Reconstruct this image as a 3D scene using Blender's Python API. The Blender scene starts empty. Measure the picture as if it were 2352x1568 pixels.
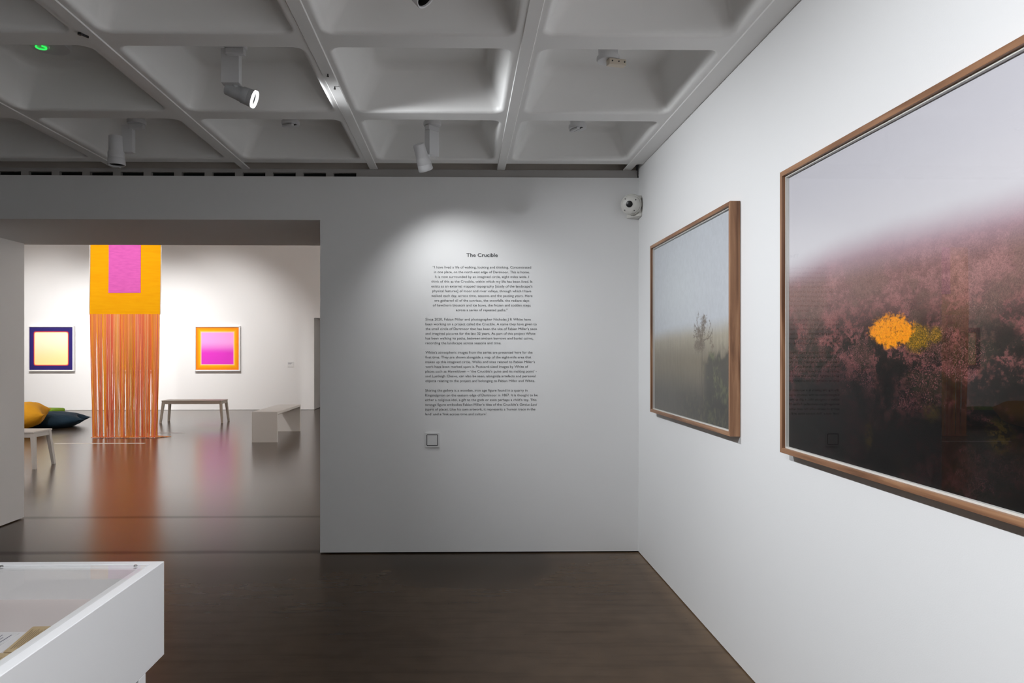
import bpy, bmesh, math, random
import numpy as np
from mathutils import Vector, Matrix

# ------------------------------------------------------------------ camera, exposure, world
C = bpy.context.scene
COL = C.collection
PI = math.pi
cam_d = bpy.data.cameras.new('camera')
cam = bpy.data.objects.new('camera', cam_d)
COL.objects.link(cam)
cam_d.sensor_width = 36.0
cam_d.lens = 36.0 * 1568 / 2352
cam_d.shift_x = 88 / 2352
cam_d.shift_y = 26 / 2352
cam_d.clip_start = 0.02
cam.location = (0, 0, 1.45)
cam.rotation_euler = (PI / 2, 0, math.radians(-1.0))
C.camera = cam
C.view_settings.view_transform = 'Standard'
C.view_settings.look = 'None'
C.view_settings.exposure = 0.0
C.view_settings.gamma = 1.0
C.view_settings.use_curve_mapping = False
C.cycles.max_bounces = 10
C.cycles.diffuse_bounces = 6
C.cycles.glossy_bounces = 5
C.cycles.transparent_max_bounces = 12
C.cycles.caustics_reflective = False
C.cycles.caustics_refractive = False
C.cycles.sample_clamp_indirect = 4.0
w = bpy.data.worlds.new('world')
C.world = w
w.use_nodes = True
w.node_tree.nodes['Background'].inputs[0].default_value = (0.9, 0.9, 1, 1)
w.node_tree.nodes['Background'].inputs[1].default_value = 0.02

COOL = (0.935, 0.965, 1.0)
CLEAN = (0.965, 0.985, 1.0)
NEUT = (1.0, 0.98, 0.965)
WARM = (1.0, 0.92, 0.865)


def spot(loc, aim, power, deg, blend, color, rad=0.035):
    d = bpy.data.lights.new('spot_beam', 'SPOT')
    d.energy = power
    d.spot_size = math.radians(deg)
    d.spot_blend = blend
    d.color = color
    d.shadow_soft_size = rad
    o = bpy.data.objects.new('spot_beam', d)
    COL.objects.link(o)
    o.location = loc
    o.rotation_euler = (Vector(aim) - Vector(loc)).to_track_quat('-Z', 'Y').to_euler()
    return o


# near gallery: the lit lamp by the ribs -> small picture; its unseen neighbours -> large picture and wall
spot((-1.045, 3.49, 2.735), (1.28, 3.75, 1.25), 172, 98, 1.0, COOL)
spot((-1.05, 1.55, 2.72), (1.28, 1.75, 1.10), 188, 105, 1.0, COOL)
spot((-1.05, 0.1, 2.72), (1.28, 0.3, 1.0), 165, 110, 1.0, COOL)
spot((-1.05, -1.5, 2.72), (1.28, -1.4, 1.2), 400, 115, 1.0, COOL)  # added unseen lamp; its bounce off the right wall lights the coffers
# lamp hanging near the text wall
spot((-0.215, 4.33, 2.60), (0.07, 4.94, 1.45), 29, 106, 1.0, CLEAN, 0.05)
# added lamp behind the viewer, for bounce off the rear wall
spot((0.3, -1.2, 2.75), (0.2, -3.5, 1.3), 40, 120, 0.9, CLEAN)
spot((-0.18, 0.62, 2.74), (-1.15, 1.25, 0.9), 120, 52, 0.7, COOL)  # unseen lamp aimed at the display case
# far gallery lamps, under its high ceiling
for lx in (-10.4, -8.3, -6.2):
    spot((lx, 13.4, 4.6), (lx, 17.45, 1.15), 760, 71, 1.0, NEUT, 0.06)
spot((-5.8, 8.2, 4.6), (-5.75, 11.8, 1.7), 500, 64, 0.8, NEUT, 0.06)
spot((-9.5, 9.5, 4.6), (-8.6, 13.2, 0.2), 330, 45, 0.8, NEUT, 0.06)
for ly in (8.5, 12.5):  # added unseen spots; side-wall bounce lifts the far gallery's ambient light
    spot((-10.5, ly, 4.6), (-14, ly, 2.9), 2500, 66, 1.0, WARM, 0.06)
    spot((-0.8, ly, 4.6), (3, ly, 2.9), 2400, 66, 1.0, WARM, 0.06)
spot((-6.0, 9.6, 4.6), (-6.0, 6.2, 3.6), 700, 100, 1.0, WARM, 0.06)  # added unseen fill on the far gallery's near wall

# ------------------------------------------------------------------ materials
def mat(name, color, rough=0.5, metal=0.0, spec=0.5, noise=None, bump=None, emit=None, stretch=None):
    m = bpy.data.materials.new(name)
    m.use_nodes = True
    nt = m.node_tree
    b = nt.nodes['Principled BSDF']
    b.inputs['Base Color'].default_value = (*color, 1)
    b.inputs['Roughness'].default_value = rough
    b.inputs['Metallic'].default_value = metal
    b.inputs['Specular IOR Level'].default_value = spec
    tc = nt.nodes.new('ShaderNodeTexCoord')
    src = tc.outputs['Object']
    if stretch:
        mp = nt.nodes.new('ShaderNodeMapping')
        mp.inputs['Scale'].default_value = stretch
        nt.links.new(src, mp.inputs[0])
        src = mp.outputs[0]
    if noise:      # (scale, second colour, detail)
        n = nt.nodes.new('ShaderNodeTexNoise')
        n.inputs['Scale'].default_value = noise[0]
        n.inputs['Detail'].default_value = noise[2]
        nt.links.new(src, n.inputs['Vector'])
        r = nt.nodes.new('ShaderNodeValToRGB')
        r.color_ramp.elements[0].position = 0.35
        r.color_ramp.elements[1].position = 0.65
        r.color_ramp.elements[0].color = (*color, 1)
        r.color_ramp.elements[1].color = (*noise[1], 1)
        nt.links.new(n.outputs['Fac'], r.inputs[0])
        nt.links.new(r.outputs[0], b.inputs['Base Color'])
    if bump:       # (scale, strength, distance)
        n = nt.nodes.new('ShaderNodeTexNoise')
        n.inputs['Scale'].default_value = bump[0]
        n.inputs['Detail'].default_value = 4
        nt.links.new(src, n.inputs['Vector'])
        bp = nt.nodes.new('ShaderNodeBump')
        bp.inputs['Strength'].default_value = bump[1]
        bp.inputs['Distance'].default_value = bump[2]
        nt.links.new(n.outputs['Fac'], bp.inputs['Height'])
        nt.links.new(bp.outputs[0], b.inputs['Normal'])
    if emit:
        b.inputs['Emission Color'].default_value = (*emit[0], 1)
        b.inputs['Emission Strength'].default_value = emit[1]
    return m


def attr_mat(name, rough=0.5, spec=0.3, bump=None):
    m = mat(name, (1, 1, 1), rough, spec=spec, bump=bump)
    nt = m.node_tree
    a = nt.nodes.new('ShaderNodeAttribute')
    a.attribute_name = 'ink'
    nt.links.new(a.outputs['Color'], nt.nodes['Principled BSDF'].inputs['Base Color'])
    return m


def clear_mat(name, ior, tint=(1, 1, 1), rough=0.0):
    m = bpy.data.materials.new(name)
    m.use_nodes = True
    nt = m.node_tree
    nt.nodes.clear()
    out = nt.nodes.new('ShaderNodeOutputMaterial')
    mix = nt.nodes.new('ShaderNodeMixShader')
    t = nt.nodes.new('ShaderNodeBsdfTransparent')
    t.inputs[0].default_value = (*tint, 1)
    g = nt.nodes.new('ShaderNodeBsdfGlossy')
    g.inputs['Roughness'].default_value = rough
    f = nt.nodes.new('ShaderNodeFresnel')
    gm = nt.nodes.new('ShaderNodeNewGeometry')
    mr = nt.nodes.new('ShaderNodeMapRange')
    mr.inputs['To Min'].default_value = ior
    mr.inputs['To Max'].default_value = 1 / ior
    nt.links.new(gm.outputs['Backfacing'], mr.inputs['Value'])
    nt.links.new(mr.outputs[0], f.inputs['IOR'])
    nt.links.new(f.outputs[0], mix.inputs[0])
    nt.links.new(t.outputs[0], mix.inputs[1])
    nt.links.new(g.outputs[0], mix.inputs[2])
    nt.links.new(mix.outputs[0], out.inputs[0])
    return m


def wood_mat(name, stretch):
    m = bpy.data.materials.new(name)
    m.use_nodes = True
    nt = m.node_tree
    b = nt.nodes['Principled BSDF']
    b.inputs['Roughness'].default_value = 0.42
    b.inputs['Specular IOR Level'].default_value = 0.35
    tc = nt.nodes.new('ShaderNodeTexCoord')
    mp = nt.nodes.new('ShaderNodeMapping')
    mp.inputs['Scale'].default_value = stretch
    nt.links.new(tc.outputs['Object'], mp.inputs[0])
    n = nt.nodes.new('ShaderNodeTexNoise')
    n.inputs['Scale'].default_value = 1.0
    n.inputs['Detail'].default_value = 6
    n.inputs['Distortion'].default_value = 0.6
    nt.links.new(mp.outputs[0], n.inputs['Vector'])
    r = nt.nodes.new('ShaderNodeValToRGB')
    e = r.color_ramp.elements
    e[0].position, e[1].position = 0.30, 0.72
    e[0].color = (0.13, 0.060, 0.032, 1)
    e[1].color = (0.44, 0.245, 0.135, 1)
    x = e.new(0.5)
    x.color = (0.28, 0.140, 0.074, 1)
    nt.links.new(n.outputs['Fac'], r.inputs[0])
    nt.links.new(r.outputs[0], b.inputs['Base Color'])
    return m


def floor_mat():
    m = bpy.data.materials.new('polished_concrete')
    m.use_nodes = True
    nt = m.node_tree
    L = nt.links.new
    b = nt.nodes['Principled BSDF']
    geo = nt.nodes.new('ShaderNodeNewGeometry')
    pos = geo.outputs['Position']

    def noise(scale, detail, dist=0.0, stretch=None):
        v = pos
        if stretch:
            mp = nt.nodes.new('ShaderNodeMapping')
            mp.inputs['Scale'].default_value = stretch
            L(pos, mp.inputs[0])
            v = mp.outputs[0]
        n = nt.nodes.new('ShaderNodeTexNoise')
        n.inputs['Scale'].default_value = scale
        n.inputs['Detail'].default_value = detail
        n.inputs['Distortion'].default_value = dist
        L(v, n.inputs['Vector'])
        return n.outputs['Fac']

    def ramp(f, p0, c0, p1, c1):
        r = nt.nodes.new('ShaderNodeValToRGB')
        r.color_ramp.elements[0].position = p0
        r.color_ramp.elements[1].position = p1
        r.color_ramp.elements[0].color = (*c0, 1)
        r.color_ramp.elements[1].color = (*c1, 1)
        L(f, r.inputs[0])
        return r.outputs[0]

    def mul(a, b2, fac=1.0):
        x = nt.nodes.new('ShaderNodeMix')
        x.data_type = 'RGBA'
        x.blend_type = 'MULTIPLY'
        x.inputs[0].default_value = fac
        L(a, x.inputs[6])
        L(b2, x.inputs[7])
        return x.outputs[2]
    base = ramp(noise(0.9, 4, 0.0), 0.3, (0.054, 0.033, 0.018), 0.72, (0.078, 0.052, 0.032))
    mott = ramp(noise(9, 5, 0.0), 0.3, (0.88, 0.88, 0.88), 0.7, (1.04, 1.04, 1.04))
    scr = ramp(noise(4.0, 3, 0.0, (0.45, 4.0, 1)), 0.48, (1, 1, 1), 0.80, (0.66, 0.65, 0.64))
    speck = ramp(noise(60, 2), 0.70, (1, 1, 1), 0.76, (0.7, 0.7, 0.68))
    c = mul(mul(mul(base, mott), scr), speck)
    # pour joints across the opening between the rooms (two dark bands), painted on the slab
    sep = nt.nodes.new('ShaderNodeSeparateXYZ')
    L(pos, sep.inputs[0])

    def band(axis, centre, half):
        s = nt.nodes.new('ShaderNodeMath'); s.operation = 'SUBTRACT'
        L(sep.outputs[axis], s.inputs[0]); s.inputs[1].default_value = centre
        a = nt.nodes.new('ShaderNodeMath'); a.operation = 'ABSOLUTE'
        L(s.outputs[0], a.inputs[0])
        return a.outputs[0], half
    for axis, cen, half, dark in ((1, 5.0, 0.05, 0.45), (1, 6.07, 0.045, 0.5), (1, 8.4, 0.02, 0.75), (1, 13.6, 0.02, 0.75), (0, -7.6, 0.012, 0.75)):
        v, h = band(axis, cen, half)
        c = mul(c, ramp(v, h * 0.55, (dark, dark, dark), h, (1, 1, 1)))
    # round worn stain under the wall text and pale dusty edge along the right wall
    d = nt.nodes.new('ShaderNodeVectorMath'); d.operation = 'DISTANCE'
    L(pos, d.inputs[0]); d.inputs[1].default_value = (0.05, 4.75, 0)
    wob = nt.nodes.new('ShaderNodeMath'); wob.operation = 'MULTIPLY_ADD'
    L(noise(3, 4), wob.inputs[0]); wob.inputs[1].default_value = 0.35
    L(d.outputs['Value'], wob.inputs[2])
    c = mul(c, ramp(wob.outputs[0], 0.66, (0.66, 0.66, 0.67), 0.80, (1, 1, 1)))
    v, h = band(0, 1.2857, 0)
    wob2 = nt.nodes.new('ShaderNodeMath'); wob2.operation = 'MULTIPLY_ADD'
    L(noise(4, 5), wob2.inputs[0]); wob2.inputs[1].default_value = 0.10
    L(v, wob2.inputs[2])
    c = mul(c, ramp(v, 0.15, (1.35, 1.36, 1.37), 1.1, (1, 1, 1)))  # separate broad lightening of the slab towards the right wall
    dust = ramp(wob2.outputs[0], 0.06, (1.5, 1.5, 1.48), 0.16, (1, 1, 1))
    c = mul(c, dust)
    L(c, b.inputs['Base Color'])
    b.inputs['Roughness'].default_value = 0.26
    fin = nt.nodes.new('ShaderNodeMapRange')
    L(sep.outputs[1], fin.inputs['Value'])
    fin.inputs['From Min'].default_value = 4.6
    fin.inputs['From Max'].default_value = 7.5
    fin.inputs['To Min'].default_value = 0.13
    fin.inputs['To Max'].default_value = 0.75
    jv = None
    for cen, half in ((5.0, 0.05), (6.07, 0.05)):
        v, h = band(1, cen, half)
        wv_ = nt.nodes.new('ShaderNodeMath'); wv_.operation = 'MULTIPLY_ADD'
        L(noise(2.5, 4), wv_.inputs[0]); wv_.inputs[1].default_value = 0.06
        L(v, wv_.inputs[2])
        r_ = ramp(wv_.outputs[0], h * 0.9, (0.35, 0.35, 0.35), h * 1.9, (1, 1, 1))
        jv = r_ if jv is None else mul(jv, r_)

    def dulled(sock):
        m_ = nt.nodes.new('ShaderNodeMath'); m_.operation = 'MULTIPLY'
        L(sock, m_.inputs[0]); L(jv, m_.inputs[1])
        return m_.outputs[0]
    L(dulled(fin.outputs[0]), b.inputs['Specular IOR Level'])
    fc = nt.nodes.new('ShaderNodeMapRange')
    L(sep.outputs[1], fc.inputs['Value'])
    fc.inputs['From Min'].default_value = 4.6
    fc.inputs['From Max'].default_value = 7.5
    fc.inputs['To Max'].default_value = 0.35
    L(dulled(fc.outputs[0]), b.inputs['Coat Weight'])
    b.inputs['Coat Roughness'].default_value = 0.22
    bp = nt.nodes.new('ShaderNodeBump')
    bp.inputs['Strength'].default_value = 0.035
    bp.inputs['Distance'].default_value = 0.003
    L(noise(14, 5, 0, (0.35, 1.0, 1.0)), bp.inputs['Height'])
    L(bp.outputs[0], b.inputs['Normal'])
    return m


M = dict(
    wall=mat('white_wall_paint', (0.80, 0.80, 0.80), 0.62, spec=0.25, bump=(220, 0.10, 0.002)),
    ceil=mat('white_ceiling_paint', (0.83, 0.825, 0.81), 0.42, spec=0.4, bump=(60, 0.10, 0.002)),
    fascia=mat('grey_fascia_paint', (0.42, 0.40, 0.385), 0.6),
    recess=mat('brown_grey_recess', (0.55, 0.50, 0.45), 0.8),  # even brown-grey backing of the gap above the fascia
    slot_shade=mat('slot_shade_black', (0.01, 0.01, 0.01), 0.9),
    floor=floor_mat(),
    ink=mat('black_vinyl', (0.05, 0.052, 0.056), 0.45),
    plate=mat('white_plate', (0.72, 0.72, 0.72), 0.5),
    woodx=wood_mat('walnut_along', (2.2, 30, 30)),
    woodz=wood_mat('walnut_upright', (30, 30, 2.2)),
    spacer=mat('cream_spacer', (0.70, 0.69, 0.65), 0.6),
    backing=mat('backing_board', (0.2, 0.17, 0.14), 0.8),
    glass=clear_mat('picture_glass', 1.35),
    acrylic=clear_mat('acrylic_sheet', 1.16),
    print_=attr_mat('photographic_print', 0.55, 0.15),
    white_gloss=mat('white_satin', (0.80, 0.80, 0.80), 0.35),
    case=mat('white_case_paint', (0.80, 0.80, 0.81), 0.45, bump=(150, 0.05, 0.001)),
    caselin=mat('case_lining', (0.62, 0.555, 0.535), 0.8),
    lamp=mat('white_lamp_shell', (0.66, 0.66, 0.67), 0.4),
    lampgrey=mat('grey_lamp_shell', (0.42, 0.43, 0.44), 0.42),
    cream=mat('aged_plastic', (0.66, 0.58, 0.48), 0.5),
    black=mat('black_metal', (0.008, 0.008, 0.008), 0.35),
    steel=mat('steel', (0.55, 0.55, 0.56), 0.25, metal=1.0),
    glow=mat('lamp_glow', (1, 1, 1), 0.4, emit=((0.97, 0.98, 1), 14)),
    rimglow=mat('lit_lamp_rim', (0.9, 0.9, 0.9), 0.4, emit=((0.97, 0.98, 1), 2.2)),  # emission stands in for lamp light falling on the white rim
    green=mat('green_led', (0.0, 0.2, 0.02), 0.4, emit=((0.03, 1.0, 0.12), 1.1)),
    bench=mat('white_bench_paint', (0.74, 0.72, 0.69), 0.42),
    benchwarm=mat('ivory_bench_paint', (0.62, 0.57, 0.50), 0.42),
    navy=mat('navy_canvas', (0.006, 0.028, 0.052), 0.85, bump=(14, 0.5, 0.02)),
    amber=mat('amber_canvas', (0.70, 0.32, 0.006), 0.85, bump=(14, 0.5, 0.02)),
    lime=mat('lime_canvas', (0.20, 0.38, 0.012), 0.85, bump=(14, 0.5, 0.02)),
    paper=mat('white_paper', (0.72, 0.70, 0.70), 0.7),
    tan=mat('tan_paper', (0.56, 0.42, 0.24), 0.75, noise=(9, (0.48, 0.35, 0.19), 4)),
    type_=mat('brown_type', (0.16, 0.10, 0.05), 0.8),
    greytype=mat('grey_type', (0.15, 0.15, 0.2), 0.8),
    orange=mat('orange_weave', (0.90, 0.385, 0.002), 0.85, spec=0.1, noise=(3, (0.93, 0.43, 0.003), 3), stretch=(1, 1, 8)),
    pink=mat('pink_weave', (0.78, 0.145, 0.52), 0.85, spec=0.1, noise=(8, (0.70, 0.12, 0.47), 4), stretch=(1, 1, 5)),
    fuzz=mat('cream_selvedge', (0.92, 0.80, 0.68), 0.9),
    yarn=attr_mat('dyed_yarn', 0.8, 0.1),
    tape=mat('white_tape', (0.85, 0.82, 0.78), 0.5),
    cctv=mat('aged_white_plastic', (0.70, 0.69, 0.65), 0.4),
    clip=mat('dark_bolt', (0.06, 0.06, 0.06), 0.4, metal=0.6),
)

# ------------------------------------------------------------------ mesh helpers
def box(bm, x0, x1, y0, y1, z0, z1, mi=0):
    vs = [bm.verts.new(p) for p in ((x0, y0, z0), (x1, y0, z0), (x1, y1, z0), (x0, y1, z0),
                                    (x0, y0, z1), (x1, y0, z1), (x1, y1, z1), (x0, y1, z1))]
    for f in ((0, 3, 2, 1), (4, 5, 6, 7), (0, 1, 5, 4), (1, 2, 6, 5), (2, 3, 7, 6), (3, 0, 4, 7)):
        bm.faces.new([vs[i] for i in f]).material_index = mi
    return vs


def prism(bm, bottom, top):
    a = [bm.verts.new(p) for p in bottom]
    b = [bm.verts.new(p) for p in top]
    n = len(a)
    bm.faces.new(list(reversed(a)))
    bm.faces.new(b)
    for i in range(n):
        bm.faces.new((a[i], a[(i + 1) % n], b[(i + 1) % n], b[i]))


def lathe(bm, prof, mtx=None, n=40, close=True):
    mtx = mtx or Matrix()
    rings = []
    for r, z in prof:
        if r < 1e-6:
            rings.append([bm.verts.new(mtx @ Vector((0, 0, z)))])
        else:
            rings.append([bm.verts.new(mtx @ Vector((r * math.cos(2 * PI * i / n), r * math.sin(2 * PI * i / n), z))) for i in range(n)])
    for a, b in zip(rings, rings[1:]):
        for i in range(n):
            j = (i + 1) % n
            if len(a) == 1 and len(b) == 1:
                continue
            if len(a) == 1:
                bm.faces.new((a[0], b[j], b[i]))
            elif len(b) == 1:
                bm.faces.new((a[i], a[j], b[0]))
            else:
                bm.faces.new((a[i], a[j], b[j], b[i]))


def obj(name, bm, m, parent=None, smooth=False, bevel=0.0, angle=35):
    bmesh.ops.recalc_face_normals(bm, faces=bm.faces)
    me = bpy.data.meshes.new(name)
    bm.to_mesh(me)
    bm.free()
    for x in (m if isinstance(m, (list, tuple)) else [m]):
        me.materials.append(x)
    if smooth:
        me.polygons.foreach_set('use_smooth', [True] * len(me.polygons))
        try:
            me.set_sharp_from_angle(angle=math.radians(angle))
        except Exception:
            pass
    o = bpy.data.objects.new(name, me)
    COL.objects.link(o)
    if parent:
        o.parent = parent
    if bevel:
        b = o.modifiers.new('bevel', 'BEVEL')
        b.width = bevel
        b.segments = 2
        b.limit_method = 'ANGLE'
    return o


def BM():
    return bmesh.new()


def thing(name, label, cat, loc=(0, 0, 0), rz=0.0, group=None):
    o = bpy.data.objects.new(name, None)
    COL.objects.link(o)
    o.location = loc
    o.rotation_euler = (0, 0, rz)
    o.empty_display_size = 0.1
    return tag(o, label, cat, group)


def tag(o, label, cat, group=None):
    o['label'] = label
    o['category'] = cat
    if group:
        o['group'] = group
    return o


def struct(name, bm, m, smooth=False, angle=35, bevel=0.0):
    o = obj(name, bm, m, smooth=smooth, angle=angle, bevel=bevel)
    o['kind'] = 'structure'
    return o


def dup(root, loc, rz, label, group=None):
    r = root.copy()
    COL.objects.link(r)
    r.location = loc
    r.rotation_euler = (0, 0, rz)
    r['label'] = label
    if group:
        r['group'] = group
    for ch in list(root.children):
        c = ch.copy()
        COL.objects.link(c)
        c.parent = r
        for g in list(ch.children):
            d = g.copy()
            COL.objects.link(d)
            d.parent = c
    return r


def axis_mtx(centre, d):
    q = Vector(d).normalized().to_track_quat('Z', 'Y')
    return Matrix.Translation(Vector(centre)) @ q.to_matrix().to_4x4()


def srgb(r, g, b):
    f = lambda c: (c / 255 / 12.92) if c / 255 <= 0.04045 else ((c / 255 + 0.055) / 1.055) ** 2.4
    return np.array([f(r), f(g), f(b)])


# ------------------------------------------------------------------ the setting
WX, WY = 1.2857, 4.945          # right wall face, text wall face
RIB = 2.787                     # underside of the ceiling ribs
TOPZ = 3.015
WALLTOP = 2.722
OPX0, OPX1, OPZ = -3.84, -1.022, 2.408
WBACK = 6.06

bm = BM()
box(bm, -14, 5, -3.6, 20, -0.1, 0)
struct('floor', bm, M['floor'])

bm = BM()
box(bm, OPX1, WX + 0.2, WY, WBACK, 0.009, WALLTOP)
box(bm, -9.4, OPX0, WY, WBACK, 0.009, WALLTOP)
box(bm, OPX0, OPX1, WY, WBACK, OPZ, WALLTOP)
struct('wall_back', bm, M['wall'])
bm = BM()
box(bm, WX, WX + 0.2, -3.6, WY, 0.006, 3.2)
struct('wall_right', bm, M['wall'])
bm = BM()
box(bm, -9.6, -9.4, -3.6, WY, 0, 3.2)
struct('wall_left', bm, M['wall'])
bm = BM()
box(bm, -9.4, WX, -3.7, -3.5, 0, 3.2)
struct('wall_rear', bm, M['wall'])
# wall above the opening on the far gallery's side
bm = BM()
box(bm, -14, 3, WBACK, WBACK + 0.15, WALLTOP - 0.3, 5.0)
box(bm, -14, -9.4, WBACK, WBACK + 0.15, 0, WALLTOP - 0.3)
box(bm, WX + 0.2, 3, WBACK, WBACK + 0.15, 0, WALLTOP - 0.3)
o = struct('wall_upper', bm, M['wall'])
o.location = (0, 0.001, 0)
# far gallery shell
FY, FDX, FDZ = 17.45, -3.76, 2.337
bm = BM()
box(bm, -14, FDX, FY, FY + 1.0, 0.006, 5)
box(bm, -2.2, 3, FY, FY + 1.0, 0.006, 5)
box(bm, FDX, -2.2, FY, FY + 1.0, FDZ, 5)
struct('wall_far', bm, M['wall'])
bm = BM()
box(bm, -14.2, -14, WBACK, 20, 0, 5)
struct('wall_far_left', bm, M['wall'])
bm = BM()
box(bm, 3, 3.2, WBACK, 20, 0, 5)
struct('wall_far_right', bm, M['wall'])
bm = BM()
box(bm, -14, 3, 19.8, 20, 0, 5)
struct('wall_beyond', bm, M['wall'])
bm = BM()
box(bm, -14.2, 3.2, WBACK, 20, 5, 5.1)
struct('ceiling_far', bm, M['ceil'])

# slotted fascia on top of the text wall
bm = BM()
FYF = WY + 0.03
SLOT = 0.035
xs = [-0.931 - k * 0.219 for k in range(40)]
box(bm, -9.4, WX, FYF, FYF + 0.03, WALLTOP + SLOT, 2.784)
box(bm, xs[0] + 0.164, WX, FYF, FYF + 0.03, WALLTOP, WALLTOP + SLOT)
for k in range(39):
    box(bm, xs[k + 1] + 0.164, xs[k], FYF, FYF + 0.03, WALLTOP, WALLTOP + SLOT)
struct('trim_1', bm, M['fascia'])
bm = BM()
box(bm, -9.4, WX, FYF + 0.05, FYF + 0.06, WALLTOP + 0.001, 2.784)  # added black sheet stands in for the shade behind the slots
box(bm, -9.4, WX, FYF + 0.031, FYF + 0.05, WALLTOP + 0.0005, WALLTOP + 0.002)
struct('slot_shade_sheet', bm, M['slot_shade'])
bm = BM()
box(bm, -9.4, WX, FYF + 0.04, FYF + 0.06, 2.784, 3.0)
box(bm, -9.4, WX, FYF + 0.028, FYF + 0.06, 2.7835, 2.7845)
struct('trim_3', bm, M['recess'])

# waffle ceiling
SX, SY = 0.925, 0.929
RX0 = 0.285
bm = BM()


def rr_ring(cx, cy, ax, ay, r, z, n=7):
    pts = []
    for qx, qy, a0 in ((1, 1, 0), (-1, 1, 90), (-1, -1, 180), (1, -1, 270)):
        for i in range(n + 1):
            a = math.radians(a0 + 90 * i / n)
            pts.append((cx + qx * (ax - r) + r * math.cos(a), cy + qy * (ay - r) + r * math.sin(a), z))
    return [bm.verts.new(p) for p in pts]


def coffer(cx, cy):
    fr, tr = 0.020, 0.050
    D = TOPZ - RIB
    prof = [(0.4625, 0.0005, 0.0), (0.4165, 0.068, 0.0)]
    a0 = 0.392
    for i in range(6):
        t = math.radians(90 * i / 5)
        prof.append((a0 + fr * (1 - math.sin(t)), 0.045 + 0.02 * (1 - math.sin(t)), fr * (1 - math.cos(t))))
    at = a0 - 0.075
    prof.append((a0 - 0.0045, 0.046, fr + 0.012))
    prof.append((at + 0.006, 0.072, D - tr - 0.012))
    for i in range(6):
        t = math.radians(90 * i / 5)
        prof.append((at - tr * (1 - math.cos(t)), 0.075, D - tr * (1 - math.sin(t))))
    rings = []
    for k, (a, r, z) in enumerate(prof):
        ax, ay = (SX / 2, SY / 2) if k == 0 else (a, a)
        rings.append(rr_ring(cx, cy, ax, ay, r, RIB + z))
    for p, q in zip(rings, rings[1:]):
        n = len(p)
        for i in range(n):
            bm.faces.new((p[i], p[(i + 1) % n], q[(i + 1) % n], q[i]))
    bm.faces.new(rings[-1])


NX, NY = 12, 9
YC0 = 4.3355
YEND = YC0 + SY / 2
for i in range(NX):
    for j in range(NY):
        coffer(RX0 + SX / 2 - i * SX, YC0 - j * SY)
x_l = RX0 + SX - NX * SX
x_r = RX0 + SX
y_n = YC0 - (NY - 0.5) * SY
# margin to the right wall, and the rounded edge before the fascia
v = [bm.verts.new(p) for p in ((x_r, y_n, RIB), (WX + 0.02, y_n, RIB), (WX + 0.02, YEND, RIB), (x_r, YEND, RIB))]
bm.faces.new(v)
pr = [(YEND, 0), (YEND + 0.015, 0), (YEND + 0.035, 0.003), (YEND + 0.052, 0.010), (YEND + 0.064, 0.024), (YEND + 0.070, 0.05), (YEND + 0.071, 0.13)]
a = [bm.verts.new((x_l, y, RIB + z)) for y, z in pr]
b = [bm.verts.new((WX + 0.02, y, RIB + z)) for y, z in pr]
for i in range(len(pr) - 1):
    bm.faces.new((a[i], b[i], b[i + 1], a[i + 1]))
# raised strip along each rib
for i in range(-1, NX):
    x = RX0 - i * SX
    hw, ch, dz = 0.031, 0.004, 0.005
    for y0, y1 in ((y_n, FYF - 0.002),):
        q = [(x - hw, RIB + 0.001), (x - hw + ch, RIB - dz), (x + hw - ch, RIB - dz), (x + hw, RIB + 0.001)]
        a = [bm.verts.new((px, y0, pz)) for px, pz in q]
        b = [bm.verts.new((px, y1, pz)) for px, pz in q]
        for k in range(3):
            bm.faces.new((a[k], b[k], b[k + 1], a[k + 1]))
        bm.faces.new(b)
        # the strip's upper side where it bridges the gap
        bm.faces.new((a[0], a[3], b[3], b[0]))
# slab above
box(bm, -10.2, WX + 0.3, -4.4, WBACK, TOPZ + 0.02, TOPZ + 0.08)
struct('ceiling', bm, M['ceil'], smooth=True, angle=30)

# ------------------------------------------------------------------ wall text
def font_mesh(body, x0, x1, zbase, cap, bold=0.0, shear=0.0, y=WY - 0.0012):
    cu = bpy.data.curves.new('line', 'FONT')
    cu.body = body
    cu.size = 1.0
    cu.resolution_u = 3
    cu.shear = shear
    cu.offset = bold
    cu.extrude = 0.0
    to = bpy.data.objects.new('line', cu)
    COL.objects.link(to)
    bpy.context.view_layer.update()
    me = bpy.data.meshes.new_from_object(to.evaluated_get(bpy.context.evaluated_depsgraph_get()))
    bpy.data.objects.remove(to)
    n = len(me.vertices)
    co = np.empty(n * 3)
    me.vertices.foreach_get('co', co)
    co = co.reshape(-1, 3)
    lo, hi = co[:, 0].min(), co[:, 0].max()
    sx = (x1 - x0) / (hi - lo)
    sz = cap / 0.729
    out = np.stack([x0 + (co[:, 0] - lo) * sx, np.full(n, y), zbase + co[:, 1] * sz], 1)
    faces = [tuple(p.vertices) for p in me.polygons]
    bpy.data.meshes.remove(me)
    return out, faces


def text_part(name, lines, parent, loc):
    V, Fs = [], []
    k = 0
    for ln in lines:
        v, f = font_mesh(**ln)
        V.append(v - np.array(loc))
        Fs += [tuple(i + k for i in p) for p in f]
        k += len(v)
    me = bpy.data.meshes.new(name)
    me.from_pydata(np.concatenate(V).tolist(), [], Fs)
    me.materials.append(M['ink'])
    o = bpy.data.objects.new(name, me)
    COL.objects.link(o)
    o.parent = parent
    return o


def tx(p):
    return -0.263 + (p - 977) * 0.003151


def tz(q):
    return 1.692 - (q - 733) * 0.003152


CAP = 5.75 * 0.003152
tloc = (0.145, WY, 1.0)
wt = thing('wall_text', 'long grey exhibition text in vinyl lettering on the white wall', 'wall text', tloc)
text_part('heading', [dict(body='The Crucible', x0=tx(1071.2), x1=tx(1143.2), zbase=tz(589.2), cap=8.6 * 0.003152, bold=0.016)], wt, tloc)


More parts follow.
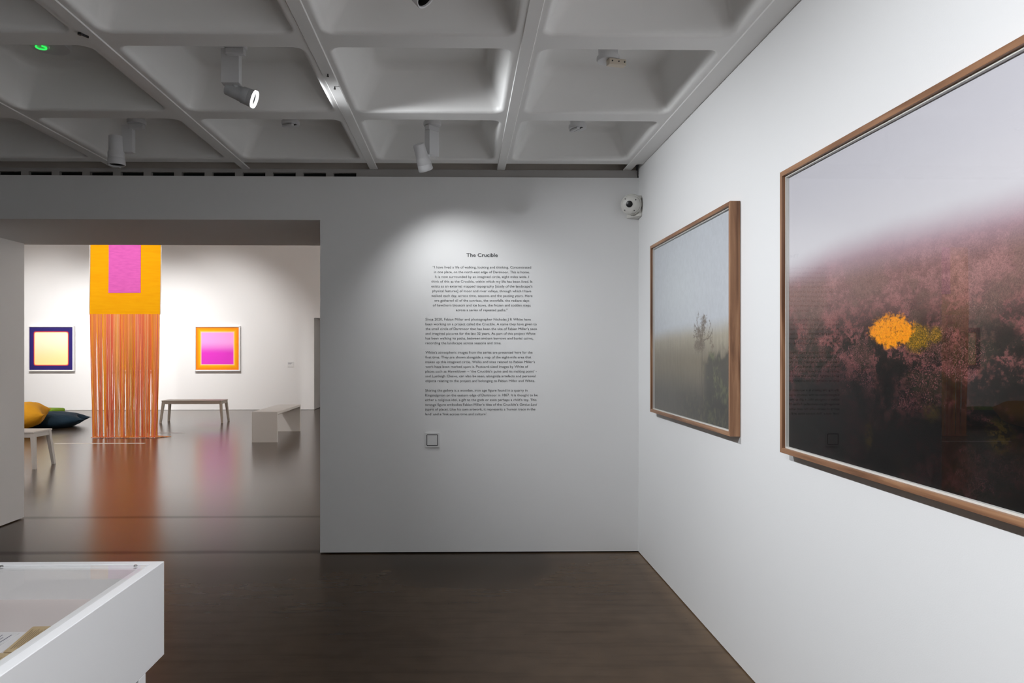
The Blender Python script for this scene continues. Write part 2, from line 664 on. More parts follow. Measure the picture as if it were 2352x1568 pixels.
def lines(rows, z0, step, left):
    out = []
    for i, r in enumerate(rows):
        q = z0 + step * i
        if left is None:
            s, a, b = r
            out.append(dict(body=s, x0=tx(960 + a / 7.84), x1=tx(960 + b / 7.84), zbase=tz(q), cap=CAP, bold=0.0))
        else:
            for seg in (r if isinstance(r, list) else [r]):
                s, b = seg[0], seg[1]
                a = seg[2] if len(seg) > 2 else left
                out.append(dict(body=s, x0=tx(960 + a / 7.84), x1=tx(960 + b / 7.84), zbase=tz(q), cap=CAP, bold=0.0,
                                shear=0.22 if len(seg) > 2 else 0.0))
    return out


text_part('paragraph', lines([
    ('\u201cI have lived a life of walking, looking and thinking. Concentrated', 265, 2037),
    ('in one place, on the north-east edge of Dartmoor. This is home.', 288, 2010),
    ('It is now surrounded by an imagined circle, eight miles wide. I', 305, 2000),
    ('think of this as the Crucible, within which my life has been lived. It', 240, 2060),
    ('exists as an external mapped topography [study of the landscape\u2019s', 240, 2062),
    ('physical features] of moor and river valleys, through which I have', 258, 2040),
    ('walked each day, across time, seasons and the passing years. Here', 240, 2062),
    ('are gathered all of the sunrises, the snowfalls, the radiant days', 297, 2005),
    ('of hawthorn blossom and ice bows, the frozen and sodden steps', 268, 2030),
    ('across a series of repeated paths.\u201d', 683, 1615)], 615.9, 10.9, None), wt, tloc)
text_part('paragraph', lines([
    ('Since 2020, Fabian Miller and photographer Nicholas J R White have', 2033),
    ('been working on a project called the Crucible. A name they have given to', 2138),
    ('the small circle of Dartmoor that has been the site of Fabian Miller\u2019s seen', 2142),
    ('and imagined pictures for the last 32 years. As part of this project White', 2115),
    ('has been walking its paths, between ancient barrows and burial cairns,', 2075),
    ('recording the landscape across seasons and time.', 1500)], 735.5, 10.87, 135), wt, tloc)
text_part('paragraph', lines([
    ('White\u2019s atmospheric images from the series are presented here for the', 2063),
    ('first time. They are shown alongside a map of the eight-mile area that', 2040),
    ('makes up this imagined circle. Walks and sites related to Fabian Miller\u2019s', 2108),
    ('work have been marked upon it. Postcard-sized images by White of', 1985),
    ('places such as Hameldown \u2013 \u2018the Crucible\u2019s pulse and its melting point\u2019 -', 2140),
    ('and Lustleigh Cleave, can also be seen, alongside artefacts and personal', 2115),
    ('objects relating to the project and belonging to Fabian Miller and White.', 2110)], 811.5, 10.86, 133), wt, tloc)
text_part('paragraph', lines([
    ('Sharing the gallery is a wooden, iron age figure found in a quarry in', 1972),
    ('Kingsteignton on the eastern edge of Dartmoor in 1867. It is thought to be', 2155),
    ('either a religious idol, a gift to the gods or even perhaps a child\u2019s toy. This', 2135),
    [('strange figure embodies Fabian Miller\u2019s idea of the Crucible\u2019s', 1805), ('Genius Loci', 2145, 1832)],
    ('(spirit of place). Like his own artwork, it represents a \u2018human trace in the', 2115),
    ('land\u2019 and a \u2018link across time and culture\u2019.', 1245)], 898.7, 10.85, 131), wt, tloc)

# small square plaque under the text (its code square is left blank)
px0, px1, pz0, pz1 = tx(976.5), tx(1009), tz(1026.5), tz(993)
pl = thing('wall_plaque', 'small square white plaque with black outline below the wall text', 'plaque', ((px0 + px1) / 2, WY, pz0))
bm = BM()
hw = (px1 - px0) / 2
hh = pz1 - pz0
box(bm, -hw, hw, -0.008, 0, 0, hh)
obj('plate', bm, M['plate'], pl, bevel=0.001)


def rr_outline(bm, cx, cz, a, r, th, y):
    def ring(aa, rr):
        pts = []
        for qx, qz, a0 in ((1, 1, 0), (-1, 1, 90), (-1, -1, 180), (1, -1, 270)):
            for i in range(6):
                t = math.radians(a0 + 90 * i / 5)
                pts.append(bm.verts.new((cx + qx * (aa - rr) + rr * math.cos(t), y, cz + qz * (aa - rr) + rr * math.sin(t))))
        return pts
    p, q = ring(a, r), ring(a - th, max(r - th, 0.001))
    for i in range(len(p)):
        j = (i + 1) % len(p)
        bm.faces.new((p[i], p[j], q[j], q[i]))


bm = BM()
rr_outline(bm, 0, hh / 2, 0.0415, 0.007, 0.0055, -0.0086)
obj('outline', bm, M['ink'], pl)

# ------------------------------------------------------------------ procedural prints
def vnoise(nx, ny, fx, fy, rng):
    g = rng.random((int(fy) + 3, int(fx) + 3))
    x = np.linspace(0, fx, nx)
    y = np.linspace(0, fy, ny)
    xi, yi = x.astype(int), y.astype(int)
    xf, yf = x - xi, y - yi
    xf = xf * xf * (3 - 2 * xf)
    yf = yf * yf * (3 - 2 * yf)
    a = g[np.ix_(yi, xi)]
    b = g[np.ix_(yi, xi + 1)]
    c = g[np.ix_(yi + 1, xi)]
    d = g[np.ix_(yi + 1, xi + 1)]
    X, Y = xf[None, :], yf[:, None]
    return a * (1 - X) * (1 - Y) + b * X * (1 - Y) + c * (1 - X) * Y + d * X * Y


def fbm(nx, ny, fx, fy, octv, rng, gain=0.55):
    t = np.zeros((ny, nx))
    amp, tot = 1.0, 0.0
    for _ in range(octv):
        t += amp * vnoise(nx, ny, fx, fy, rng)
        tot += amp
        amp *= gain
        fx *= 2
        fy *= 2
        if fx > nx or fy > ny:
            break
    return t / tot


def ss(a, b, x):
    t = np.clip((x - a) / (b - a), 0, 1)
    return t * t * (3 - 2 * t)


def print_mesh(name, W, Hh, img, y, parent, m):
    """img: rows bottom to top, linear RGB; one vertex colour per grid vertex."""
    ny, nx = img.shape[:2]
    X, Z = np.meshgrid(np.linspace(-W / 2, W / 2, nx), np.linspace(0, Hh, ny))
    co = np.stack([X, np.full_like(X, y), Z], -1).reshape(-1, 3)
    i = np.arange(nx * ny).reshape(ny, nx)
    q = np.stack([i[:-1, :-1], i[:-1, 1:], i[1:, 1:], i[1:, :-1]], -1).reshape(-1, 4)
    me = bpy.data.meshes.new(name)
    me.vertices.add(len(co))
    me.vertices.foreach_set('co', co.ravel().astype(np.float32))
    me.loops.add(q.size)
    me.loops.foreach_set('vertex_index', q.ravel().astype(np.int32))
    me.polygons.add(len(q))
    me.polygons.foreach_set('loop_start', np.arange(0, q.size, 4, dtype=np.int32))
    me.update(calc_edges=True)
    ca = me.color_attributes.new('ink', 'FLOAT_COLOR', 'POINT')
    rgba = np.ones((nx * ny, 4), np.float32)
    rgba[:, :3] = img.reshape(-1, 3)
    ca.data.foreach_set('color', rgba.ravel())
    me.materials.append(m)
    o = bpy.data.objects.new(name, me)
    COL.objects.link(o)
    o.parent = parent
    return o


def mixc(a, b, t):
    return a * (1 - t[..., None]) + b * t[..., None]


def moor_image():
    nx, ny = 1040, 850
    rng = np.random.default_rng(5)
    u, v = np.meshgrid(np.linspace(0, 1, nx), np.linspace(0, 1, ny))
    n1 = fbm(nx, ny, 5, 5, 5, rng)
    n2 = fbm(nx, ny, 32, 36, 6, rng, 0.75)
    n3 = fbm(nx, ny, 120, 130, 3, rng, 0.85)
    g = rng.random((ny, nx))
    g = (g + np.roll(g, 1, 0) * 0.6 + np.roll(g, 1, 1) * 0.6) / 2.2
    n4 = np.clip(0.5 + (g - 0.5) * 1.35, 0, 1)
    n5 = fbm(nx, ny, 11, 13, 6, rng, 0.65)
    n6 = fbm(nx, ny, 8, 9, 5, rng, 0.6)
    sky = mixc(srgb(198, 196, 202), srgb(208, 205, 209), ss(0.95, 0.7, v))
    d = ss(0.70, 0.06, v)                     # nearer = lower in the print
    heather = mixc(srgb(166, 124, 126), srgb(128, 80, 82), ss(0.05, 0.42, d))
    heather = mixc(heather, srgb(82, 46, 50), ss(0.5, 0.9, d))
    dark = mixc(srgb(132, 98, 98), srgb(38, 31, 27), ss(0.05, 0.50, d))
    dark = mixc(dark, srgb(12, 11, 10), ss(0.45, 0.8, d))
    green = mixc(srgb(128, 102, 96), srgb(38, 36, 24), ss(0.05, 0.55, d))
    k = n2 * 0.56 + n3 * 0.36 + n5 * 0.08
    t = ss(0.43, 0.575, k + 0.05 * d)
    ground = mixc(heather, dark, t)
    ground = mixc(ground, green, ss(0.48, 0.62, n6) * 0.75)
    ground = mixc(ground, dark * 0.7, ss(0.50, 0.64, n5) * 0.85 * ss(0.2, 0.5, d))
    fle = ss(0.56, 0.74, n4 * 0.55 + n3 * 0.45) * ss(0.50, 0.40, n5)
    ground = mixc(ground, mixc(srgb(164, 120, 122), srgb(158, 98, 110), ss(0.3, 0.7, d)), fle * (0.22 + 0.30 * ss(0.2, 0.6, d)))
    ground = mixc(ground, srgb(8, 7, 8), ss(0.55, 1.0, d + 0.55 * (n1 - 0.5)) * 0.9)
    ground *= (0.25 + 0.65 * n3 + 0.70 * n4)[..., None]

    def blob(cu, cv, ru, rv):
        return ((u - cu) / ru) ** 2 + ((v - cv) / rv) ** 2 + (n2 - 0.5) * 1.2 + (n3 - 0.5) * 0.9
    g1 = ss(1.15, 0.55, blob(0.482, 0.412, 0.080, 0.048))
    yel = mixc(srgb(236, 140, 0), srgb(168, 92, 2), ss(0.50, 0.78, n3))
    yel = mixc(yel, srgb(250, 168, 0), ss(0.50, 0.75, n4))
    g2 = np.maximum(ss(1.2, 0.3, blob(0.575, 0.390, 0.045, 0.042)), 0.8 * ss(1.1, 0.3, blob(0.632, 0.395, 0.022, 0.024)))
    ground = mixc(ground, mixc(srgb(92, 74, 14), srgb(186, 138, 14), ss(0.52, 0.70, n4)), g2 * 0.85)
    ground = mixc(ground, yel, g1)
    for cu, cv, ru, rv in ((0.40, 0.10, 0.02, 0.05), (0.62, 0.20, 0.03, 0.04), (0.80, 0.16, 0.04, 0.05)):
        ground = mixc(ground, srgb(74, 60, 20), ss(1.2, 0.0, blob(cu, cv, ru, rv)) * ss(0.42, 0.6, n3) * 0.4)
    fog = ss(0.628, 0.738, v + 0.025 * (n1 - 0.5) + 0.035 * ss(0.25, 0.0, u))
    haze = ss(0.36, 0.68, v)
    ground = ground * np.array([1.0, 0.97, 0.84])
    img = mixc(ground, srgb(148, 116, 120), haze * 0.32)
    img = mixc(img, srgb(182, 158, 170), ss(0.56, 0.68, v) * 0.75)
    img = mixc(img, sky, fog)
    return img


def sapling_image():
    nx, ny = 520, 430
    rng = np.random.default_rng(11)
    u, v = np.meshgrid(np.linspace(0, 1, nx), np.linspace(0, 1, ny))
    n1 = fbm(nx, ny, 4, 4, 5, rng)
    n2 = fbm(nx, ny, 18, 12, 5, rng, 0.6)
    n3 = fbm(nx, ny, 70, 40, 3, rng, 0.8)
    nv = fbm(nx, ny, 90, 10, 3, rng, 0.7)
    sky = mixc(srgb(193, 197, 203), srgb(204, 209, 213), np.exp(-((u - 0.35) ** 2 / 0.12 + (v - 0.68) ** 2 / 0.06)))
    g = mixc(srgb(168, 160, 142), srgb(128, 118, 100), ss(0.46, 0.30, v))
    g = mixc(g, srgb(92, 87, 80), ss(0.32, 0.08, v))
    g = g * (0.86 + 0.28 * nv)[..., None]
    hor = 0.455 + 0.03 * u + 0.03 * (n1 - 0.5)
    img = mixc(sky, g, ss(0.045, -0.055, v - hor))
    # shrubs on the right
    top = 0.36 + 0.20 * (u - 0.9) + 0.14 * (n2 - 0.5) + 0.04 * (n1 - 0.5)
    sh = ss(0.02, -0.03, v - top) * ss(0.66, 0.75, u + 0.05 * (n2 - 0.5))
    shc = mixc(srgb(62, 60, 54), srgb(96, 101, 72), ss(0.50, 0.66, n2 * 0.6 + n3 * 0.4))
    img = mixc(img, shc, sh * 0.85)
    lo = ss(0.20, 0.06, v + 0.10 * (n2 - 0.5)) * ss(0.25, 0.6, u)
    img = mixc(img, mixc(srgb(60, 58, 53), srgb(88, 86, 66), ss(0.45, 0.7, n3)), lo * 0.6)
    img *= (0.93 + 0.14 * n3)[..., None]
    # young tree
    rnd = random.Random(4)
    twig = srgb(92, 82, 72)

    def dab(x, y, r, col, a):
        x, y, r = x * nx, y * ny, r * nx
        x0, x1 = max(0, int(x - r - 1)), min(nx, int(x + r + 2))
        y0, y1 = max(0, int(y - r - 1)), min(ny, int(y + r + 2))
        if x1 <= x0 or y1 <= y0:
            return
        yy, xx = np.mgrid[y0:y1, x0:x1]
        m = np.clip(r + 0.5 - np.hypot(xx - x, yy - y), 0, 1)[..., None] * a
        img[y0:y1, x0:x1] = img[y0:y1, x0:x1] * (1 - m) + col * m

    def branch(x, y, ang, ln, r, depth):
        n = max(4, int(ln * nx / 1.0))
        for i in range(n):
            ang += rnd.uniform(-0.16, 0.16)
            x += math.cos(ang) * ln / n * 0.8
            y += math.sin(ang) * ln / n
            dab(x, y, r, twig, 0.6)
            if depth and rnd.random() < 0.06:
                branch(x, y, ang + rnd.choice((-1, 1)) * rnd.uniform(0.5, 1.1), ln * rnd.uniform(0.25, 0.45), r * 0.75, depth - 1)
            if rnd.random() < 0.17:
                cx_, cy_ = x + rnd.uniform(-.006, .006), y + rnd.uniform(-.006, .006)
                for _ in range(3):
                    dab(cx_ + rnd.gauss(0, .005), cy_ + rnd.gauss(0, .004), rnd.uniform(.0012, .0028), srgb(104, 88, 70), 0.6)
    x, y = 0.672, 0.06
    for i in range(260):
        y += 0.30 / 260
        x += math.sin(i * 0.04) * 0.00020
        dab(x, y, 0.0022, srgb(84, 76, 66), 0.5)
        if 60 < i < 250:
            dab(x + 0.010 * math.sin(i / 34) + 0.006, y, 0.0013, srgb(124, 116, 102), 0.35)
    for a, l, dy in ((1.62, 0.20, 0), (1.40, 0.19, 0.01), (1.2, 0.12, 0.05), (1.95, 0.15, 0.05), (1.05, 0.07, 0.10), (2.2, 0.06, 0.02)):
        branch(x, y + dy, a, l, 0.0017, 2)
    for i in range(900):
        a, r = rnd.uniform(0, 6.28), rnd.random() ** 0.55
        dab(0.648 + 0.062 * r * math.cos(a) + rnd.gauss(0, .005), 0.385 + 0.028 * r * math.sin(a) + rnd.gauss(0, .008), rnd.uniform(.0012, .0034), srgb(106, 94, 80), 0.42)
    for i in range(620):
        q = rnd.random()
        dab(0.680 + 0.02 * q + rnd.gauss(0, 0.018), 0.405 + 0.13 * q, rnd.uniform(.0010, .0028), srgb(104, 90, 76), 0.5)
    return img


def square_image(kind):
    n = 200
    u, v = np.meshgrid(np.linspace(-1, 1, n), np.linspace(-1, 1, n))
    rng = np.random.default_rng(3)
    nz = fbm(n, n, 5, 5, 4, rng)
    if kind == 'navy':
        pu, pv = np.abs(u) / 0.785, np.abs(v) / 0.775
        e = (pu ** 22 + pv ** 22) ** (1 / 22)
        img = np.tile(srgb(44, 34, 104), (n, n, 1)) * (0.85 + 0.3 * nz)[..., None]
        img = mixc(img, srgb(225, 40, 60), ss(1.06, 1.0, e))
        img = mixc(img, srgb(250, 165, 80), ss(1.02, 0.985, e))
        img = mixc(img, mixc(srgb(246, 226, 158), srgb(248, 240, 208), ss(-0.7, 0.5, v)), ss(1.0, 0.95, e))
    else:
        e = np.maximum(np.abs(u) / 0.765, np.abs(v - 0.01) / 0.765)
        img = mixc(srgb(236, 126, 14), srgb(246, 178, 8), ss(1.3, 1.02, e)) * (0.9 + 0.2 * nz)[..., None]
        if kind == 'pink':
            c = mixc(srgb(222, 58, 196), srgb(243, 160, 226), ss(-0.25, 0.35, v))
            img = mixc(img, srgb(255, 205, 160), ss(1.06, 1.0, e))
            img = mixc(img, c, ss(1.0, 0.96, e))
        else:
            img = mixc(img, srgb(238, 128, 40), ss(1.0, 0.94, e))
    return img


def framed(name, label, cat, W, Hh, t, fw, loc, rz, img, fm, glass, group=None, printname='print'):
    root = thing(name, label, cat, loc, rz, group)
    bm = BM()
    o = [(-W / 2, 0), (W / 2, 0), (W / 2, Hh), (-W / 2, Hh)]
    i = [(-W / 2 + fw, fw), (W / 2 - fw, fw), (W / 2 - fw, Hh - fw), (-W / 2 + fw, Hh - fw)]
    R = []
    for pts, y in ((o, -0.001), (o, -t), (i, -t), (i, -0.001)):
        R.append([bm.verts.new((x, y, z)) for x, z in pts])
    R.append(R[0])
    for p, q in zip(R, R[1:]):
        for k in range(4):
            f = bm.faces.new((p[k], p[(k + 1) % 4], q[(k + 1) % 4], q[k]))
            f.material_index = 0 if k in (0, 2) else 1
    obj('frame', bm, fm, root, bevel=0.0008)
    # spacer behind the glass
    bm = BM()
    sw = 0.006
    a, b = W / 2 - fw, Hh - fw
    box(bm, -a, a, -t + 0.012, -t + 0.0245, fw, fw + sw)
    box(bm, -a, a, -t + 0.012, -t + 0.0245, b - sw, b)
    box(bm, -a, -a + sw, -t + 0.012, -t + 0.0245, fw + sw, b - sw)
    box(bm, a - sw, a, -t + 0.012, -t + 0.0245, fw + sw, b - sw)
    obj('spacer', bm, M['spacer'], root)
    pr = print_mesh(printname, 2 * (a - sw), Hh - 2 * fw - 2 * sw, img, -t + 0.024, root, M['print_'])
    pr.location = (0, 0, fw + sw)
    bm = BM()
    box(bm, -a, a, -t + 0.025, -0.002, fw + 0.0005, b - 0.0005)
    obj('backing', bm, M['backing'], root)
    if glass:
        bm = BM()
        v = [bm.verts.new(p) for p in ((-a, -t + 0.010, fw), (a, -t + 0.010, fw), (a, -t + 0.010, b), (-a, -t + 0.010, b))]
        bm.faces.new(v)
        obj('glazing', bm, M['glass'], root)
    return root


WOOD = [M['woodx'], M['woodz']]
framed('framed_photograph', 'walnut-framed photograph of a lone sapling in grey mist, nearer the room corner', 'picture',
       1.340, 1.0875, 0.048, 0.019, (WX, 3.798, 1.0635), -PI / 2, sapling_image(), WOOD, True, 'framed moorland photographs')
framed('framed_photograph', 'large walnut-framed photograph of misty purple heather with yellow gorse', 'picture',
       1.340, 1.0875, 0.048, 0.019, (WX, 1.966, 1.0635), -PI / 2, moor_image(), WOOD, True, 'framed moorland photographs')
WF = [M['white_gloss'], M['white_gloss']]
G = 'white framed colour squares on the far wall'
for cx, lab, kind in ((-10.356, 'white-framed print of a cream square in a navy border, left of the hanging', 'navy'),
                      (-8.27, 'orange print in a white frame seen through the hanging fringe', 'orange'),
                      (-6.188, 'white-framed print of a magenta square in an orange border, above the bench', 'pink')):
    framed('framed_print', lab, 'picture', 1.145, 1.145, 0.07, 0.028, (cx, FY, 0.985), 0, square_image(kind), WF, False, G)

lb = thing('wall_label', 'small white caption label on the far wall beside the doorway', 'label', (-4.35, FY, 1.085))
bm = BM()
box(bm, -0.077, 0.077, -0.008, 0, 0, 0.135)
obj('plate', bm, M['plate'], lb, bevel=0.001)
bm = BM()
for k in range(3):
    box(bm, -0.066, 0.05 - 0.02 * k, -0.0092, -0.008, 0.108 - 0.016 * k, 0.114 - 0.016 * k)
obj('caption_lines', bm, M['greytype'], lb)

# ------------------------------------------------------------------ security camera in the corner
sc = thing('security_camera', 'round white security camera with black lens high in the corner', 'security camera', (1.205, WY, 2.42))
bm = BM()
prism(bm, [(-0.010, 0, 0.006), (0.0795, 0, 0.0), (0.0795, -0.095, 0.006), (0.058, -0.095, 0.006)],
      [(-0.010, 0, 0.155), (0.0795, 0, 0.160), (0.0795, -0.095, 0.155), (0.058, -0.095, 0.155)])
obj('corner_bracket', bm, M['cctv'], sc, bevel=0.004)
cd = Vector((-0.42, -0.86, -0.20)).normalized()
cc = Vector((0.010, -0.075, 0.092))
mx = axis_mtx(cc, cd)
bm = BM()
lathe(bm, [(0, -0.05), (0.066, -0.05), (0.074, -0.03), (0.074, 0.02), (0.070, 0.026), (0.0, 0.026)], mx)
obj('mount_ring', bm, M['cctv'], sc, smooth=True)
bm = BM()
lathe(bm, [(0.066, 0.024), (0.066, 0.036), (0.060, 0.047), (0.044, 0.056), (0.025, 0.060), (0, 0.060)], mx)
obj('housing', bm, M['cctv'], sc, smooth=True)
bm = BM()
lathe(bm, [(0.023, 0.056), (0.023, 0.064), (0.019, 0.066), (0, 0.0655)], axis_mtx(cc + Vector((-0.002, 0, 0.004)), cd))
ln = obj('lens', bm, M['black'], sc, smooth=True)
ln['label'] = 'black round lens'
for k, a in enumerate((0.6, 2.2, 3.9, 5.3)):
    bm = BM()
    p = mx @ Vector((0.052 * math.cos(a), 0.052 * math.sin(a), 0.051))
    lathe(bm, [(0.0, -0.004), (0.0042, -0.004), (0.0042, 0.003), (0, 0.0035)], axis_mtx(p, cd), 12)
    obj('screw', bm, M['clip'], sc, smooth=True)

# ------------------------------------------------------------------ ceiling lamps and lighting points
def rose(root, zb, mname='lamp', ang=0.0, adapter=True):
    """mounting rose hanging from the coffer (local origin on the coffer's ceiling)"""
    bm = BM()
    h = TOPZ - zb
    lathe(bm, [(0, 0), (0.048, 0), (0.048, -h + 0.028), (0.056, -h + 0.026), (0.057, -h + 0.012), (0.053, -h + 0.004), (0.0, -h)])
    obj('mounting_rose', bm, M[mname], root, smooth=True)
    if adapter:
        bm = BM()
        mt = Matrix.Rotation(ang, 4, 'Z')
        ox, oy = (0.030, -0.030) if adapter == 'cream' else (0, 0)
        vs = box(bm, ox - 0.046, ox + 0.046, oy - 0.018, oy + 0.018, -h - 0.028, -h + 0.002)
        for v in vs:
            v.co = mt @ v.co
        return obj('track_adapter', bm, M['cream' if adapter == 'cream' else mname], root, bevel=0.003)


def spotlight(label, centre, zb, boxc, boxdim, boxz, boxrot, headc, d, lit, scale=1.0):
    root = thing('spotlight', label, 'spotlight', (*centre, TOPZ), 0, 'white ceiling spotlights')
    base = Vector((*centre, TOPZ))
    rose(root, zb, 'lamp', boxrot)
    bm = BM()
    mt = Matrix.Translation(Vector((boxc[0], boxc[1], 0)) - Vector((centre[0], centre[1], 0))) @ Matrix.Rotation(boxrot, 4, 'Z')
    for v in box(bm, -boxdim[0] / 2, boxdim[0] / 2, -boxdim[1] / 2, boxdim[1] / 2, boxz[0] - TOPZ, boxz[1] - TOPZ):
        v.co = mt @ v.co
    obj('gear_box', bm, M['lamp'], root, bevel=0.002)
    hc = Vector(headc) - base
    mx = axis_mtx(hc, d) @ Matrix.Scale(scale, 4)
    sm = M['lampgrey'] if lit else M['lamp']
    bm = BM()
    lathe(bm, [(0, -0.082), ((0.026 if lit else 0.0325), -0.082), ((0.030 if lit else 0.0345), -0.079), (0.0365, -0.012), (0.0375, 0.0), (0.0415, 0.006), (0.0420, 0.035),
               (0.0415, 0.036), (0.0430, 0.038), (0.0440, 0.068), (0.0385, 0.068), (0.0375, 0.02), (0.0, 0.02)], mx)
    obj('lamp_head', bm, sm, root, smooth=True)
    bm = BM()
    lathe(bm, [(0.0440, 0.060), (0.0445, 0.070), (0.0425, 0.074), (0.0385, 0.072), (0.0380, 0.060)], mx)
    obj('lens_ring', bm, M['rimglow'] if lit else M['lamp'], root, smooth=True)
    bm = BM()
    lathe(bm, [(0.0, 0.026), (0.0365, 0.026), (0.0375, 0.0585), (0.0378, 0.066)] if not lit else [(0.0, 0.020), (0.029, 0.020)], mx)
    l = obj('lens', bm, M['glow'] if lit else M['black'], root, smooth=True)
    l['label'] = 'glowing lens' if lit else 'dark lens opening'
    if lit:
        bm = BM()
        lathe(bm, [(0.029, 0.0205), (0.0372, 0.0205), (0.0376, 0.060)], mx)
        obj('baffle', bm, M['black'], root, smooth=True)
    # knuckle joining head and gear box
    bm = BM()
    q = Vector((boxc[0], boxc[1], boxz[0] + 0.02)) - base
    p = hc
    mm = axis_mtx((p + q) / 2, (q - p) if (q - p).length > 1e-4 else Vector((0, 0, 1)))
    L = (q - p).length / 2
    lathe(bm, [(0, -L), (0.011, -L), (0.011, L), (0, L)], mm, 16)
    obj('knuckle', bm, sm, root, smooth=True)
    return root


CX = [RX0 + SX / 2 - i * SX for i in range(NX)]        # coffer centres, right to left
CY = [YC0 - j * SY for j in range(NY)]
spotlight('lit white spotlight with brightly lit rim in the second row of ceiling coffers', (CX[2] - 0.02, CY[1]), 2.955,
          (-1.154, 3.44), (0.090, 0.045), (2.795, 2.965), 0.0, (-1.118, 3.487, 2.762), (0.93, 0.12, -0.33), True)
spotlight('unlit white spotlight pointing straight down, leftmost of the hanging lamps', (CX[3] - 0.02, CY[0]), 2.885,
          (-2.105, 4.35), (0.068, 0.042), (2.712, 2.885), 0.0, (-2.172, 4.33, 2.715), (0.02, 0.03, -1), False, 1.17)
spotlight('white spotlight tilted down at the wall text, above the heading', (CX[1] - 0.01, CY[0]), 2.885,
          (-0.19, 4.345), (0.085, 0.045), (2.70, 2.885), math.radians(47), (-0.247, 4.30, 2.675), (0.24, 0.42, -0.80), False, 1.06)
spotlight('white spotlight with open black mouth, cut off by the top edge', (CX[1], CY[2]), 2.90,
          (-0.215, 2.50), (0.085, 0.045), (2.76, 2.90), 0.3, (-0.175, 2.462, 2.775), (0.65, -0.2, -0.70), False)


def point(label, centre, zb, adapter, ang):
    r = thing('lighting_point', label, 'lighting point', (*centre, TOPZ), 0, 'empty lighting points in the coffers')
    if adapter:
        rose(r, zb, 'lamp', ang, 'cream')
        h = TOPZ - zb
        for x in (-0.03, 0.005, 0.036):
            bm = BM()
            p = Matrix.Rotation(ang, 4, 'Z') @ Vector((x + 0.030, -0.0485, -h - 0.012))
            lathe(bm, [(0, -0.002), (0.0035, -0.002), (0.0035, 0.002), (0, 0.002)], axis_mtx(p, Matrix.Rotation(ang, 4, 'Z') @ Vector((0, -1, 0))), 10)
            obj('contact_hole', bm, M['black'], r)
    else:
        rose(r, zb, 'lamp', 0, False)
        h = TOPZ - zb
        bm = BM()
        mt = Matrix.Rotation(ang, 4, 'Z')
        for v in box(bm, -0.045, 0.045, -0.006, 0.006, -h - 0.001, -h + 0.003):
            v.co = mt @ v.co
        obj('socket_slot', bm, M['clip'], r)
        bm = BM()
        for v in box(bm, -0.040, 0.040, -0.034, -0.012, -h - 0.010, -h + 0.002):
            v.co = mt @ v.co
        obj('cover', bm, M['lamp'], r, bevel=0.003)
    return r


point('empty lighting point with beige track adapter in a ceiling coffer', (CX[0] - 0.015, CY[1]), 2.905, True, math.radians(14))
point('white blank lighting point in the coffer nearest the room corner', (CX[0] - 0.01, CY[0]), 2.872, False, math.radians(-62))
point('white blank lighting point in the coffer left of the tilted spotlight', (CX[2] + 0.02, CY[0]), 2.885, False, math.radians(-28))

# emergency light with a green ring
eg = thing('emergency_light', 'pale ceiling disc with glowing green ring in the leftmost coffer', 'emergency light', (-2.03, 3.40, TOPZ))
bm = BM()
lathe(bm, [(0, 0), (0.095, 0), (0.095, -0.05), (0.088, -0.062), (0.05, -0.066), (0, -0.066)])
obj('housing', bm, M['lamp'], eg, smooth=True)
bm = BM()
N = 28
pr_ = []
cen = Vector((-0.030, -0.02, -0.071))
for i in range(N + 1):
    a = math.radians(-55 + 290 * i / N)
    c = cen + Vector((0.022 * math.cos(a), 0.022 * math.sin(a), 0))
    rd = Vector((math.cos(a), math.sin(a), 0))
    pr_.append([bm.verts.new(c + rd * 0.0035 * math.cos(2 * PI * k / 8) + Vector((0, 0, 0.0035 * math.sin(2 * PI * k / 8)))) for k in range(8)])
for a, b in zip(pr_, pr_[1:]):
    for k in range(8):
        bm.faces.new((a[k], a[(k + 1) % 8], b[(k + 1) % 8], b[k]))
l = obj('indicator_ring', bm, M['green'], eg, smooth=True)
l['label'] = 'glowing green broken ring'

# bolts and a clip left in the ribs
def bolt(label, x, y):
    bm = BM()
    lathe(bm, [(0, 0.004), (0.0035, 0.004), (0.0035, -0.005), (0.0055, -0.006), (0.0055, -0.010), (0, -0.0105)], Matrix.Translation((x, y, RIB - 0.008)), 12)
    tag(obj('ceiling_bolt', bm, M['clip'], smooth=True), label, 'bolt', 'bolts in the ceiling ribs')


bolt('small dark bolt in the middle ceiling rib, further from the wall', RX0 - SX, 3.275)
bolt('small bolt in the middle ceiling rib beside the bright reflection', RX0 - SX + 0.004, 3.43)
bm = BM()
zc = RIB - 0.0125
prism(bm, [(-1.590, 2.858, zc - 0.004), (-1.585, 2.856, zc - 0.004), (-1.565, 2.893, zc - 0.004), (-1.569, 2.896, zc - 0.004)],
      [(-1.590, 2.858, zc + 0.004), (-1.585, 2.856, zc + 0.004), (-1.565, 2.893, zc + 0.004), (-1.569, 2.896, zc + 0.004)])
lathe(bm, [(0, 0.0045), (0.008, 0.0045), (0.008, -0.0045), (0, -0.0045)], Matrix.Translation((-1.587, 2.864, zc)), 12)
tag(obj('cable_clip', bm, M['black']), 'black cable clip left on the left ceiling rib', 'clip')

# ------------------------------------------------------------------ display case
DX1, DY1, DZ1, DZ0 = -0.757, 1.751, 0.920, 0.683
DX0, DY0 = -2.05, 0.62
dc = thing('display_case', 'white table display case with clear lid in the near left corner', 'display case', (DX1, DY1, 0))


def rel(bm):
    for v in bm.verts:
        v.co -= Vector((DX1, DY1, 0))
    return bm


bm = BM()
T = 0.025
def frame_ring(x0, x1, y0, y1, z):
    return [bm.verts.new(p) for p in ((x0, y0, z), (x1, y0, z), (x1, y1, z), (x0, y1, z))]


